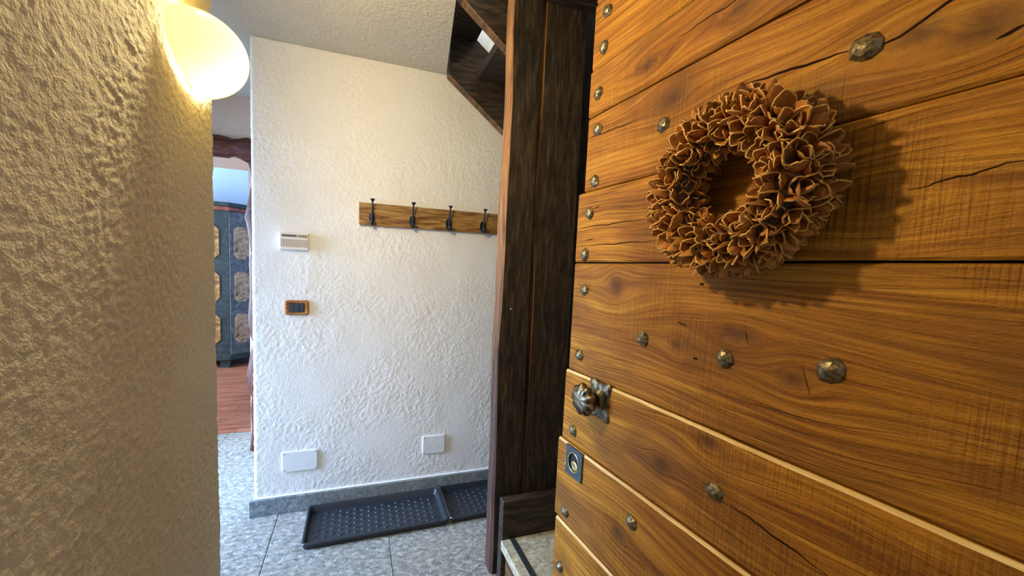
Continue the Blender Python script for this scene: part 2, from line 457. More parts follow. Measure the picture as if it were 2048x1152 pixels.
plaster_coat('plaster_coat', wb, corner_path(-0.502, 2.40, -0.502, YB+0.002, 1.15, YB+0.002, 0.012, (-1, 0), (0, -1)), 0.05, CEIL, 0.0056, relief(0.0017, 62, 90, 0.9, 7.7, 0.2), M['plaster_white'])
# far wall with the doorway
struct('wall_far', box(-2.7, -1.56, 2.97, 3.33, -0.2, 3.1), M['plaster_pink'], 'pinkish plaster wall left of the far doorway')
struct('wall_far', box(-0.70, -0.50, 2.97, 3.33, -0.2, 3.1), M['plaster_pink'], 'plaster wall right of the far doorway')
struct('wall_far', box(-1.56, -0.70, 2.97, 3.33, 2.02, 3.1), M['plaster_pink'], 'pinkish plaster above the lintel of the far doorway')
# hall window wall on the left
struct('wall_side', box(-2.85, -2.7, 1.1, 1.42, -0.2, 2.7), M['plaster_white'], 'plaster wall beside the hall window')
struct('wall_side', box(-2.85, -2.7, 2.68, 2.97, -0.2, 2.7), M['plaster_white'], 'plaster wall past the hall window')
struct('wall_side', box(-2.85, -2.7, 1.42, 2.68, 2.12, 2.7), M['plaster_white'], 'plaster wall above the hall window')
struct('wall_side', box(-2.85, -2.7, 1.42, 2.68, -0.2, 0.18), M['plaster_white'], 'plaster wall under the hall window')
# far room
struct('wall_room', box(-4.0, 0.3, 6.05, 6.2, -0.2, 3.1), M['plaster_blue'], 'pale blue wall of the far room behind the wardrobe')
struct('wall_room', box(-0.5, 0.3, 3.18, 3.33, -0.2, 3.1), M['plaster_blue'], 'pale blue front wall of the far room by the doorway')
struct('wall_room', box(0.15, 0.3, 3.33, 6.05, -0.2, 3.1), M['plaster_blue'], 'pale blue right wall of the far room')
struct('wall_room', box(-4.15, -4.0, 3.3, 3.8, -0.2, 3.1), M['plaster_blue'], 'pale blue wall before the far room window')
struct('wall_room', box(-4.15, -4.0, 5.2, 6.2, -0.2, 3.1), M['plaster_blue'], 'pale blue wall past the far room window')
struct('wall_room', box(-4.15, -4.0, 3.8, 5.2, -0.2, 0.7), M['plaster_blue'], 'pale blue wall under the far room window')
struct('wall_room', box(-4.15, -4.0, 3.8, 5.2, 2.1, 3.1), M['plaster_blue'], 'pale blue wall above the far room window')
struct('wall_room', box(-4.0, -2.7, 3.18, 3.33, -0.2, 3.1), M['plaster_blue'], 'pale blue front wall of the far room')
# right wall and the entrance wall behind the door
struct('wall_right', box(2.1, 2.25, -0.4, 2.98, -0.2, 4.7), M['plaster_side'], 'plaster wall on the far side of the stairs')
struct('wall_front', box(0.83, 2.1, -0.4, 0.06, -0.2, 4.7), M['plaster_side'], 'plaster wall on the hinge side of the entrance')
struct('wall_front', box(-0.33, 0.83, -0.4, -0.12, 2.30, 2.7), M['plaster_side'], 'plaster above the entrance')
struct('trim_3', box(0.782, 0.83, -0.30, 0.058, 0.0, 2.30, 0.003, 1), M['dark_wood'], 'dark timber jamb on the hinge side of the entrance')
wn = thing('window_1', (-2.78, 2.05, 0.18), 0, 'white framed hall window', kind='structure')
for nm, b in (('frame_side', (-0.03, 0.03, -0.63, -0.57, 0, 1.94)), ('frame_side', (-0.03, 0.03, 0.57, 0.63, 0, 1.94)), ('frame_rail', (-0.03, 0.03, -0.57, 0.57, 0, 0.06)), ('frame_rail', (-0.03, 0.03, -0.57, 0.57, 1.88, 1.94))):
    obj(nm, box(*b), M['plastic_white'], wn)
# ceiling with the stairwell cut out of it, the edge cut back along the pitch of the stairs
def slab(poly, shift, z0, z1):
    bm = bmesh.new(); n = len(poly)
    a = [bm.verts.new((p[0], p[1], z0)) for p in poly]; b = [bm.verts.new((p[0]-d, p[1], z1)) for p, d in zip(poly, shift)]
    bm.faces.new(a); bm.faces.new(b[::-1])
    for i in range(n): bm.faces.new((a[i], b[i], b[(i+1) % n], a[(i+1) % n]))
    bmesh.ops.recalc_face_normals(bm, faces=bm.faces)
    return bm
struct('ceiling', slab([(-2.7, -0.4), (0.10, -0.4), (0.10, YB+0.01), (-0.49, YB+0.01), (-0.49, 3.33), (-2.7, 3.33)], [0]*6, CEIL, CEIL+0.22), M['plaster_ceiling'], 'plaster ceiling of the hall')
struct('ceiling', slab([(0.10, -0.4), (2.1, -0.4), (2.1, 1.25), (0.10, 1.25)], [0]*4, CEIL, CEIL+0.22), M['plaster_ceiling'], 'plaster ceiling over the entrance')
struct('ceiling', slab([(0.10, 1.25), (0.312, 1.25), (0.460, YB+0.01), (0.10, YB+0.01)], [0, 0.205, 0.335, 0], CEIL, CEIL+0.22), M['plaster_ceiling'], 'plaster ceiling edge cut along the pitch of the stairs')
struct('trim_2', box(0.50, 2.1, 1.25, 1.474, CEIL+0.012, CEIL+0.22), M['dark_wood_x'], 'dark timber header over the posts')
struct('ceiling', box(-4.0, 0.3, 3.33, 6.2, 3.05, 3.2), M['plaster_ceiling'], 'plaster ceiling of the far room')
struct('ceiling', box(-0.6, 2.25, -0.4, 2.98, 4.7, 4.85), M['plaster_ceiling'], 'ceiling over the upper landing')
struct('wall_landing', box(-0.6, -0.5, -0.4, 2.98, 2.7, 4.7), M['plaster_white'], 'white wall of the upper landing')
struct('wall_landing', box(-0.5, 0.83, -0.4, -0.3, 2.7, 4.7), M['plaster_white'], 'white wall of the upper landing over the entrance')
# ---- stone skirting
bs = struct('baseboard_back', box(-0.524, 1.9, 2.162, YB+0.002, 0.0, 0.092, 0.002, 1), M['stone_base'], 'grey stone skirting under the white wall')
struct('baseboard_side', box(-0.524, -0.503, 2.1761, 2.955, 0.0, 0.092, 0.002, 1), M['stone_base'], 'grey stone skirting around the wall end')
struct('trim_1', box(-0.506, 1.9, 2.168, YB+0.002, 0.0922, 0.0985, 0.002, 1), plain('caulk', (0.85, 0.86, 0.88), 0.6), 'white filler line above the stone skirting')

# =================================================================== entrance door (open, seen from outside)
DA = math.radians(4.3565); DOFF = 0.72
DN = Vector((math.cos(DA), math.sin(DA), 0)); DU = Vector((-math.sin(DA), math.cos(DA), 0))
door = thing('door_1', DN*DOFF, DA, 'heavy studded wooden entrance door standing open, amber horizontal boards', 'door', kind='structure')
JZ = [0.012, 0.31, 0.557, 0.819, 1.0475, 1.382, 1.591, 1.805, 1.937, 2.12, 2.24]
TE = [0.995, 0.990, 1.003, 0.991, 0.984, 0.976, 0.958, 0.958, 0.956, 0.952]
PR = [0.016, 0.0135, 0.010, 0.005, 0.000, 0.006, 0.000, 0.002, 0.000, 0.000]
T0 = 0.075
GAP = [0.001, 0.001, 0.001, 0.001, 0.0018, 0.0045, 0.002, 0.002, 0.002, 0.002]
def board(z0, z1, te, pr, gap, cham, pale=False):
    """one board of the leaf: gently uneven long edges, chamfered front arrises, grain bend and knots stored on the points"""
    bm = bmesh.new(); nseg = 64; rows = []
    fb = bm.verts.layers.float.new('bend'); fk = bm.verts.layers.float.new('knot')
    nz = 3+int((z1-z0)/0.014)
    for i in range(nseg+1):
        t = T0 + (te-T0)*i/nseg
        wv = 0.0012*math.sin(t*9+z0*40)+0.0008*math.sin(t*23+z0*9)
        lo, hi = z0+gap*0.5+max(0, wv)*0.6, z1-gap*0.5+min(0, wv)*0.6
        f0, f1 = lo+cham*1.2, hi-cham*1.2
        pts = [(0.045, lo), (-pr+cham, lo)] + [(-pr, f0+(f1-f0)*j/nz) for j in range(nz+1)] + [(-pr+cham, hi), (0.045, hi)]
        row = []
        for x, z in pts:
            v = bm.verts.new((x, t, z)); bd = dk = 0.0
            for kt, kz, rt_, rz_ in KNOTS:
                if not z0 < kz < z1: continue
                dt, dz = (t-kt)/rt_, (z-kz)/rz_; d2 = dt*dt+dz*dz
                bd += dz*rz_*1.3/(1+d2*0.55); dk = max(dk, math.exp(-1.6*d2))
            v[fb] = bd; v[fk] = dk; row.append(v)
        rows.append(row)
    m = len(rows[0])
    for A, B in zip(rows, rows[1:]):
        for k in range(m):
            f = bm.faces.new((A[k], A[(k+1) % m], B[(k+1) % m], B[k]))
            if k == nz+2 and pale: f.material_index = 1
    bm.faces.new(rows[0]); bm.faces.new(rows[-1][::-1])
    bmesh.ops.recalc_face_normals(bm, faces=bm.faces)
    return bm
planks = []
for i in range(len(JZ)-1):
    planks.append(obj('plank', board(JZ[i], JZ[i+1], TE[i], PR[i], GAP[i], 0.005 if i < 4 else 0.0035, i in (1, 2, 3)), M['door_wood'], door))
    planks[-1].data.materials.append(M['lit_arris'])
obj('backing', box(0.046, 0.062, T0, 0.945, 0.012, 2.24), M['dark_wood_x'], door)
def pr_at(z):
    for i in range(len(JZ)-1):
        if JZ[i] <= z < JZ[i+1]: return PR[i]
    return 0
# splits and cracks in the boards
def crack(pts, wd):
    bm = bmesh.new(); L = []
    k = len(pts)
    for i, (t, z) in enumerate(pts):
        q = wd*(0.15 + 0.85*math.sin(PI*(i+0.25)/(k-0.5)))
        x = -pr_at(z)-0.0006
        L.append((bm.verts.new((x, t, z-q)), bm.verts.new((x, t, z+q)), bm.verts.new((x+0.004, t, z+q)), bm.verts.new((x+0.004, t, z-q))))
    for A, B in zip(L, L[1:]):
        for j in range(4): bm.faces.new((A[j], A[(j+1) % 4], B[(j+1) % 4], B[j]))
    bm.faces.new(L[0]); bm.faces.new(L[-1][::-1])
    bmesh.ops.recalc_face_normals(bm, faces=bm.faces)
    return obj('crack', bm, M['crack'], door)
def wig(t0, z0, t1, z1, amp, n=16, seed=1):
    rr = random.Random(seed); ph = rr.random()*6
    return [(t0+(t1-t0)*i/n, z0+(z1-z0)*i/n+amp*(math.sin(i*0.9+ph)+0.6*math.sin(i*2.1+ph*2))*0.6) for i in range(n+1)]
crack(wig(0.955, 1.748, 0.77, 1.738, 0.002, seed=2), 0.0012)
crack(wig(0.50, 1.712, 0.34, 1.695, 0.0015, seed=3), 0.0022)
crack([(0.32, 1.690), (0.305, 1.686), (0.29, 1.687), (0.27, 1.696), (0.25, 1.706), (0.225, 1.713), (0.20, 1.719), (0.18, 1.722)], 0.0020)
crack(wig(0.965, 1.487, 0.71, 1.487, 0.0022, seed=5), 0.0012)
crack(wig(0.915, 1.432, 0.67, 1.434, 0.0022, seed=6), 0.0013)
crack(wig(0.905, 1.537, 0.875, 1.541, 0.0005, 6, seed=7), 0.0013)
crack(wig(0.93, 1.448, 0.895, 1.452, 0.0005, 6, seed=8), 0.0013)
crack(wig(0.66, 1.876, 0.46, 1.879, 0.003, seed=9), 0.0011)
crack(wig(0.45, 0.925, 0.30, 0.905, 0.002, seed=10), 0.0016)
crack([(0.30, 0.905), (0.28, 0.898), (0.265, 0.905), (0.25, 0.907), (0.23, 0.893)], 0.0018)
crack(wig(0.26, 1.477, 0.165, 1.496, 0.002, seed=11), 0.0010)
crack(wig(0.205, 1.640, 0.185, 1.646, 0.0005, 6, seed=12), 0.0022)
crack(wig(0.555, 1.338, 0.545, 1.338, 0.0002, 5, seed=13), 0.0026)
crack(wig(0.555, 1.182, 0.545, 1.182, 0.0002, 5, seed=14), 0.0024)
crack(wig(0.60, 1.252, 0.575, 1.247, 0.0004, 6, seed=15), 0.0015)
crack(wig(0.455, 1.257, 0.447, 1.232, 0.001, 6, seed=16), 0.0016)
crack(wig(0.36, 1.215, 0.345, 1.170, 0.001, 6, seed=17), 0.0012)
# hand-forged nail heads
def stud_mesh(seed):
    rr = random.Random(seed); seg = 9
    prof = [(0.0195, 0.001), (0.0185, -0.0035), (0.0125, -0.0095), (0.0055, -0.0125), (0.0, -0.0132)]
    bm = lathe(prof, seg, lambda a, r, h: r*(1+0.09*math.sin(2*a+seed)+0.05*math.sin(5*a+seed*2)), 'x')
    for v in bm.verts:
        v.co += Vector((rr.uniform(-.0006, .0006), rr.uniform(-.0012, .0012), rr.uniform(-.0012, .0012)))
    return mesh_of('stud', bm, M['stud'])
sm = [stud_mesh(k) for k in range(5)]
for k, (t, z) in enumerate([(0.903, 2.075), (0.909, 1.983), (0.918, 1.861), (0.914, 1.761), (0.914, 1.617), (0.920, 1.526), (0.929, 1.406), (0.928, 1.302),
                            (0.935, 1.103), (0.937, 0.866), (0.945, 0.598), (0.951, 0.407), (0.681, 1.698), (0.325, 1.691), (0.694, 1.198), (0.488, 1.197),
                            (0.322, 1.217), (0.481, 0.932), (0.677, 0.739)]):
    o = obj('stud', sm[k % 5], None, door, loc=(-pr_at(z)+0.001, t, z)); o.rotation_euler = (k*1.3, 0, 0)
    o.scale = (1, 1.06, 1.06) if t < 0.4 else (1, 0.95, 0.95)
# fluted knob on an ornate back plate
kn = obj('door_knob', lathe([(0.0, -0.004), (0.011, -0.004), (0.012, -0.016), (0.020, -0.022), (0.034, -0.030), (0.042, -0.042), (0.040, -0.052), (0.030, -0.060), (0.014, -0.064), (0.0, -0.065)], 72,
         lambda a, r, h: r*(1+(0.26*abs(math.cos(4.5*a))-0.14)*min(1, r/0.02)), 'x'), M['bronze'], door, smooth=True, loc=(-0.005, 0.842, 1.000))
kn['label'] = 'fluted bronze knob'
def rosette():
    bm = bmesh.new(); seg = 48; rings = []
    for r0, h in ((0.052, 0.0), (0.052, -0.004), (0.044, -0.0075), (0.030, -0.006), (0.024, -0.012), (0.014, -0.017)):
        ring = []
        for k in range(seg):
            a = 2*PI*k/seg
            r = r0*(1+0.20*math.cos(4*a+PI)*(r0/0.052)+0.07*math.cos(8*a))
            ring.append(bm.verts.new((h, math.cos(a)*r*0.86, math.sin(a)*r*1.12)))
        rings.append(ring)
    for A, B in zip(rings, rings[1:]):
        for k in range(seg): bm.faces.new((A[k], A[(k+1) % seg], B[(k+1) % seg], B[k]))
    bm.faces.new(rings[-1]); bmesh.ops.recalc_face_normals(bm, faces=bm.faces)
    return bm
obj('rosette', rosette(), M['bronze'], kn, smooth=True, loc=(0.001, -0.016, 0.0))
# lock plate with the sunk cylinder
def holed_plate(hw, hh, rw, rh, x0, x1, seg=32):
    bm = bmesh.new(); F, B, FI, BI = [], [], [], []
    for k in range(seg):
        a = 2*PI*k/seg; c, s = math.cos(a), math.sin(a)
        q = 1/max(abs(c), abs(s))
        for L, x, uu, vv in ((F, x0, c*q*hw, s*q*hh), (B, x1, c*q*hw, s*q*hh), (FI, x0, c*rw, s*rh), (BI, x1, c*rw, s*rh)):
            L.append(bm.verts.new((x, uu, vv)))
    for k in range(seg):
        j = (k+1) % seg
        bm.faces.new((F[k], F[j], FI[j], FI[k])); bm.faces.new((B[k], BI[k], BI[j], B[j]))
        bm.faces.new((F[k], B[k], B[j], F[j])); bm.faces.new((FI[k], FI[j], BI[j], BI[k]))
    bmesh.ops.recalc_face_normals(bm, faces=bm.faces)
    return bm
lk = obj('lock_plate', holed_plate(0.039, 0.045, 0.025, 0.029, -0.0055, 0.0), M['lock_plate'], door, loc=(-0.010, 0.913, 0.7745))
lk['label'] = 'square steel lock plate with a round opening'
bm = bmesh.new(); tube(bm, [(-0.0055, 0.0255*math.cos(2*PI*k/28), 0.0295*math.sin(2*PI*k/28)) for k in range(29)], 0.0018, 6, False)
obj('ring', bm, M['brass'], lk, smooth=True)
obj('recess', lathe([(0.026, -0.003), (0.026, -0.0005), (0.0, -0.0003)], 28, None, 'x'), M['black'], lk)
obj('cylinder', lathe([(0.0, -0.0052), (0.010, -0.0052), (0.015, -0.004), (0.015, 0.0), (0.0, 0.0)], 20, None, 'x'), M['brass'], lk, smooth=False, loc=(0, -0.002, -0.010))
obj('key_cover', prism([(0.0, 0.010), (0.005, 0.006), (0.006, -0.006), (0.0, -0.011), (-0.006, -0.006), (-0.005, 0.006)], -0.002, 0.001, 'x'), M['brass'], lk, loc=(0, 0.0445, -0.017))

# =================================================================== wreath of dried pods
WT, WZ = 0.473, 1.516
wr = thing('wreath', DN*DOFF + DU*WT + Vector((0, 0, WZ)), DA, 'round wreath of brown dried tulip-shaped seed pods hanging on the studded door', 'wreath')
def pod_mat(name, a, b, c):
    n = NT(name); cc = n.coords(); f = n.noise(cc, 160, 3, 0.6); r = n.rnd()
    col = n.ramp(n.math('ADD', n.math('MULTIPLY', f, 0.6), n.math('MULTIPLY', r, 0.4)), [(0.25, a), (0.5, b), (0.75, c)])
    return n.out(col, 0.55, 0, n.bump(f, 0.5, 0.001), spec=0.35)
M['pod_in'] = pod_mat('pod_in', (0.24, 0.085, 0.016), (0.42, 0.17, 0.034), (0.55, 0.25, 0.06))
M['pod_rim'] = pod_mat('pod_rim', (0.46, 0.25, 0.06), (0.58, 0.34, 0.09), (0.68, 0.42, 0.13))
M['straw'] = pod_mat('straw', (0.035, 0.015, 0.005), (0.06, 0.025, 0.008), (0.09, 0.04, 0.012))
def pod(npet, open_, L, seed):
    rr = random.Random(seed); bm = bmesh.new()
    for k in range(npet):
        th = 2*PI*k/npet + rr.uniform(-0.15, 0.15); lk_ = L*rr.uniform(0.85, 1.08); op = open_*rr.uniform(0.75, 1.25)
        nv, nw = 6, 4; inn, outt = [], []
        for i in range(nv+1):
            v = i/nv
            r = 0.0030 + 0.0115*math.sin(PI*0.5*min(1.0, v*1.45))*(1-0.10*v) + op*0.0075*v*v
            half = (PI/npet)*1.10*(min(1.0, 0.45+1.6*v))*(min(1.0, max(0.0, 1.02-v)/0.55))**0.5
            ri, ro = [], []
            for j in range(nw+1):
                s = -1+2*j/nw
                a = th+s*half
                edge = abs(s)
                rad = r*(1+0.10*(1-edge)*v)
                h = lk_*v
                ri.append(bm.verts.new((math.cos(a)*(rad-0.0010), math.sin(a)*(rad-0.0010), h)))
                ro.append(bm.verts.new((math.cos(a)*(rad+0.0010), math.sin(a)*(rad+0.0010), h)))
            inn.append(ri); outt.append(ro)
        for i in range(nv):
            for j in range(nw):
                bm.faces.new((inn[i][j], inn[i+1][j], inn[i+1][j+1], inn[i][j+1])).material_index = 0
                bm.faces.new((outt[i][j], outt[i][j+1], outt[i+1][j+1], outt[i+1][j])).material_index = 0
            for j in (0, nw):
                bm.faces.new((inn[i][j], outt[i][j], outt[i+1][j], inn[i+1][j])).material_index = 1
        for j in range(nw):
            bm.faces.new((inn[nv][j], outt[nv][j], outt[nv][j+1], inn[nv][j+1])).material_index = 1
    bmesh.ops.recalc_face_normals(bm, faces=bm.faces)
    me = mesh_of('pod', bm, M['pod_in'], True); me.materials.append(M['pod_rim'])
    me.set_sharp_from_angle(angle=math.radians(50))
    return me
pods = [pod(3, 0.45, 0.040, 1), pod(3, 0.9, 0.037, 2), pod(4, 0.5, 0.040, 3), pod(4, 1.1, 0.036, 4), pod(3, 0.1, 0.042, 5), pod(3, 0.65, 0.041, 6)]
R0, TR, CX = 0.100, 0.029, -0.050
bm = bmesh.new(); nA, nB = 56, 14; G = []
for i in range(nA):
    a = 2*PI*i/nA
    G.append([bm.verts.new((CX-0.040*math.sin(2*PI*j/nB), (R0+0.036*math.cos(2*PI*j/nB))*math.cos(a), (R0+0.036*math.cos(2*PI*j/nB))*math.sin(a))) for j in range(nB)])
for i in range(nA):
    for j in range(nB): bm.faces.new((G[i][j], G[(i+1) % nA][j], G[(i+1) % nA][(j+1) % nB], G[i][(j+1) % nB]))
bmesh.ops.recalc_face_normals(bm, faces=bm.faces)
obj('straw_ring', bm, M['straw'], wr, smooth=True)
rr = random.Random(21); count = 0
for row, beta in enumerate((-14, 10, 33, 56, 79, 102, 126, 152, 178)):
    b = math.radians(beta); rho = R0+(TR+0.012)*math.cos(b)
    cnt = int(2*PI*rho/0.0242)
    if beta > 120: cnt = int(2*PI*rho/0.0235)
    for k in range(cnt):
        a = 2*PI*(k+0.5*(row % 2))/cnt + rr.uniform(-0.5, 0.5)*0.9/cnt
        bb = b + rr.uniform(-0.16, 0.16)
        radial = Vector((0, math.cos(a), math.sin(a))); tang = Vector((0, -math.sin(a), math.cos(a)))
        d = radial*math.cos(bb) + Vector((-1, 0, 0))*math.sin(bb)
        base = Vector((CX, 0, 0)) + radial*(R0+TR*0.55*math.cos(bb)) + Vector((-1, 0, 0))*(TR*0.55*math.sin(bb))
        d = (d + tang*rr.uniform(-0.45, 0.35) + Vector((rr.uniform(-.12, .12), rr.uniform(-.12, .12), rr.uniform(-.12, .12)))).normalized()
        sc = rr.uniform(0.84, 1.12)*(1.04 if beta < 90 else (1.02 if beta < 120 else 0.76))
        o = obj('seed_pod', pods[rr.randrange(6)], None, wr, loc=base+d*0.004)
        o.rotation_mode = 'QUATERNION'
        q = d.to_track_quat('Z', 'Y')
        o.rotation_quaternion = q @ Matrix.Rotation(rr.uniform(0, 2*PI), 3, 'Z').to_quaternion()
        o.scale = (sc, sc, sc); count += 1

# =================================================================== wall lamp
lp = thing('wall_lamp', (-0.33, 0.97, 1.764), 0, 'glowing yellow glass wall lamp, oval and domed, on the rough beige wall', 'lamp')
def shade_mat():
    n = NT('shade_glass')
    n.N.remove(n.b)
    tr = n.new('ShaderNodeBsdfTranslucent'); tr.inputs[0].default_value = (1.0, 0.74, 0.14, 1)
    em = n.new('ShaderNodeEmission'); em.inputs[0].default_value = (1.0, 0.74, 0.10, 1); em.inputs[1].default_value = SHADE_E
    gl = n.new('ShaderNodeBsdfGlossy'); gl.inputs['Roughness'].default_value = 0.15
    mx = n.new('ShaderNodeMixShader'); mx.inputs[0].default_value = 0.06
    ad = n.new('ShaderNodeAddShader')
    n.L.new(tr.outputs[0], mx.inputs[1]); n.L.new(gl.outputs[0], mx.inputs[2])
    n.L.new(mx.outputs[0], ad.inputs[0]); n.L.new(em.outputs[0], ad.inputs[1])
    n.L.new(ad.outputs[0], n.N['Material Output'].inputs[0])
    return n.m
SHADE_E = 0.6
ADDED_GLOBE_E = 1200.0
def dome(d, ry, rz, sl, th0=0.0):
    bm = bmesh.new(); nt, npn = 48, 16; rings = []
    for i in range(npn+1):
        ph = (PI/2)*(i/npn)
        if i == 0: rings.append([bm.verts.new((d, 0, -sl))]); continue
        rings.append([bm.verts.new((d*math.cos(ph)+0.006, ry*math.sin(ph)*math.cos(2*PI*k/nt), rz*math.sin(ph)*math.sin(2*PI*k/nt)-sl*math.cos(ph))) for k in range(nt)])
    for A, B in zip(rings, rings[1:]):
        for k in range(nt):
            if len(A) == 1: bm.faces.new((A[0], B[k], B[(k+1) % nt]))
            else: bm.faces.new((A[k], B[k], B[(k+1) % nt], A[(k+1) % nt]))
    bmesh.ops.recalc_face_normals(bm, faces=bm.faces)
    return bm
obj('glass_shade', dome(0.095, 0.130, 0.068, -0.017), shade_mat(), lp, smooth=True)
obj('back_plate', lathe([(0.0, 0.0), (0.055, 0.0), (0.055, 0.006), (0.0, 0.006)], 32, None, 'x'), plain('lamp_plate', (0.75, 0.68, 0.45), 0.4), lp)
bm = lathe([(0.0, 0.062), (0.012, 0.058), (0.017, 0.045), (0.012, 0.028), (0.010, 0.006), (0.0, 0.006)], 16, None, 'x')
nb = NT('bulb_glass'); nb.b.inputs['Emission Color'].default_value = (1, 0.9, 0.7, 1); nb.b.inputs['Emission Strength'].default_value = 150
obj('bulb', bm, nb.out((1, 1, 1), 0.3), lp, smooth=True)

# added unseen bulb above the shade: main warm light, its dish shields the wall
obj('added_dish', lathe([(0.0, 0.028), (0.03, 0.030), (0.06, 0.042), (0.082, 0.053), (0.084, 0.051), (0.06, 0.036), (0.03, 0.024), (0.0, 0.022)], 36, None, 'x'), plain('added_dish_metal', (0.75, 0.70, 0.55), 0.5), lp, smooth=True, loc=(0, -0.03, 0.205))
obj('added_stem', box(0.0, 0.028, -0.012, 0.012, -0.012, 0.012), plain('added_stem_metal', (0.75, 0.68, 0.45), 0.4), lp, loc=(0, -0.03, 0.205))
gb = NT('added_globe_glass'); gb.b.inputs['Emission Color'].default_value = (1, 0.79, 0.42, 1); gb.b.inputs['Emission Strength'].default_value = ADDED_GLOBE_E
obj('added_globe', lathe([(0.030*math.sin(PI*k/10), 0.060-0.030*math.cos(PI*k/10)) for k in range(11)], 20, None, 'x'), gb.out((1, 1, 1), 0.3), lp, smooth=True, loc=(0, -0.03, 0.205))

# =================================================================== coat rack
rk = thing('coat_rack', (0.006, YB, 1.564), 0, 'rustic wooden coat rack board with dark iron hooks on the white wall', 'coat rack')
bm = prism([(0, 0.006), (0.006, 0), (0.88, 0), (0.88, 0.118), (0, 0.118)], -0.020, 0.0, 'y', 0.0015)
obj('board', bm, M['rack_wood'], rk)
def make_hook(parent, x):
    h = obj('hook', hook_me['arm'], None, parent, loc=(x, -0.020, 0.040)); obj('base_plate', hook_me['plate'], None, h); obj('tip', hook_me['tip'], None, h); obj('lower_prong', hook_me['low'], None, h)
    return h
hook_me = {}
bm = bmesh.new(); tube(bm, [(0, -0.006, -0.018), (0, -0.020, -0.012), (0, -0.028, 0.004), (0, -0.026, 0.030), (0, -0.036, 0.060), (0, -0.046, 0.084)], [0.006, 0.0065, 0.0060, 0.0048, 0.0045, 0.0045], 8)
hook_me['arm'] = mesh_of('hook', bm, M['iron'], True)
def ell(rx, rz, y0, y1, zc, point=0.0):
    poly = []
    for k in range(20):
        a = 2*PI*k/20; s = math.sin(a)
        poly.append((rx*math.cos(a)*(1-point*(s < 0)*abs(s)), zc+rz*s))
    return prism(poly, y0, y1, 'y', 0.001)
hook_me['plate'] = mesh_of('base_plate', ell(0.0165, 0.034, -0.005, 0.001, -0.005, 0.45), M['iron'])
hook_me['tip'] = mesh_of('tip', lathe([(0.0, 0.080), (0.005, 0.080), (0.0115, 0.090), (0.0115, 0.094), (0.0, 0.095)], 14, None, 'z'), M['iron'], True)
for v in hook_me['tip'].vertices: v.co.y -= 0.047
bm = bmesh.new(); tube(bm, [(0, -0.008, -0.006), (0, -0.022, -0.020), (0, -0.030, -0.034), (0, -0.040, -0.034), (0, -0.046, -0.022), (0, -0.044, -0.010)], [0.007, 0.0085, 0.0085, 0.009, 0.010, 0.0105], 8)
hook_me['low'] = mesh_of('lower_prong', bm, M['iron'], True)
for x in (0.067, 0.281, 0.487, 0.692): make_hook(rk, x)

# =================================================================== thermostat, switch, cover plates
th = thing('thermostat', (-0.306, YB, 1.457), 0, 'white wall thermostat with a small display and slotted vent', 'thermostat')
obj('housing', box(-0.067, 0.067, -0.024, 0.003, -0.043, 0.043, 0.003), M['plastic_cream'], th)
obj('display', box(-0.057, 0.012, -0.0255, -0.02, 0.021, 0.033), M['display'], th)
for k in range(8):
    obj('button', box(0.017+k*0.0057, 0.0205+k*0.0057, -0.0262, -0.02, 0.019+(0.001 if k < 4 else 0), 0.033), M['button'], th)
obj('trim_line', box(-0.062, 0.062, -0.0250, -0.02, 0.0105, 0.0125), M['plastic_white'], th)
obj('vent_panel', box(-0.062, 0.062, -0.0246, -0.02, -0.030, 0.009), M['vent'], th)
vs = mesh_of('vent_slat', box(-0.0012, 0.0012, -0.0268, -0.022, -0.030, 0.009), M['plastic_cream'])
for k in range(24): obj('vent_slat', vs, None, th, loc=(-0.0585+k*0.00508, 0, 0))

sw = thing('light_switch', (-0.2955, YB, 1.1145), 0, 'light switch with an orange-brown wooden frame and dark rockers', 'switch')
def rrect(hw, hh, r, n=6, bow=0.0):
    P = []
    for cx_, cz_, a0 in ((hw-r, hh-r, 0), (-hw+r, hh-r, PI/2), (-hw+r, -hh+r, PI), (hw-r, -hh+r, 1.5*PI)):
        for k in range(n+1):
            a = a0+PI/2*k/n; P.append((cx_+r*math.cos(a), cz_+r*math.sin(a)))
    return P
def frame_ring(outer, inner, y0, y1, dome_=0.003):
    bm = bmesh.new(); n = len(outer)
    mid = [((o[0]*0.6+i[0]*0.4), (o[1]*0.6+i[1]*0.4)) for o, i in zip(outer, inner)]
    rows = [[bm.verts.new((u, y, v)) for u, v in P] for P, y in ((outer, y1), (outer, y0), (mid, y0-dome_), (inner, y0-0.001), (inner, y1))]
    for A, B in zip(rows, rows[1:]+rows[:1]):
        for k in range(n): bm.faces.new((A[k], A[(k+1) % n], B[(k+1) % n], B[k]))
    bmesh.ops.recalc_face_normals(bm, faces=bm.faces)
    return bm
obj('frame', frame_ring(rrect(0.0575, 0.0385, 0.014), rrect(0.037, 0.0245, 0.002), -0.008, 0.003), M['switch_wood'], sw)
obj('module', box(-0.0365, 0.0365, -0.0075, 0.003, -0.0242, 0.0242), M['black'], sw)
rkm = mesh_of('rocker', box(-0.0113, 0.0113, -0.011, -0.005, -0.0225, 0.0225, 0.0015), M['rocker'])
for k in (-1, 0, 1):
    o = obj('rocker', rkm, None, sw, loc=(k*0.0238, 0, 0)); o.rotation_euler = (0.03 if k else -0.03, 0, 0)

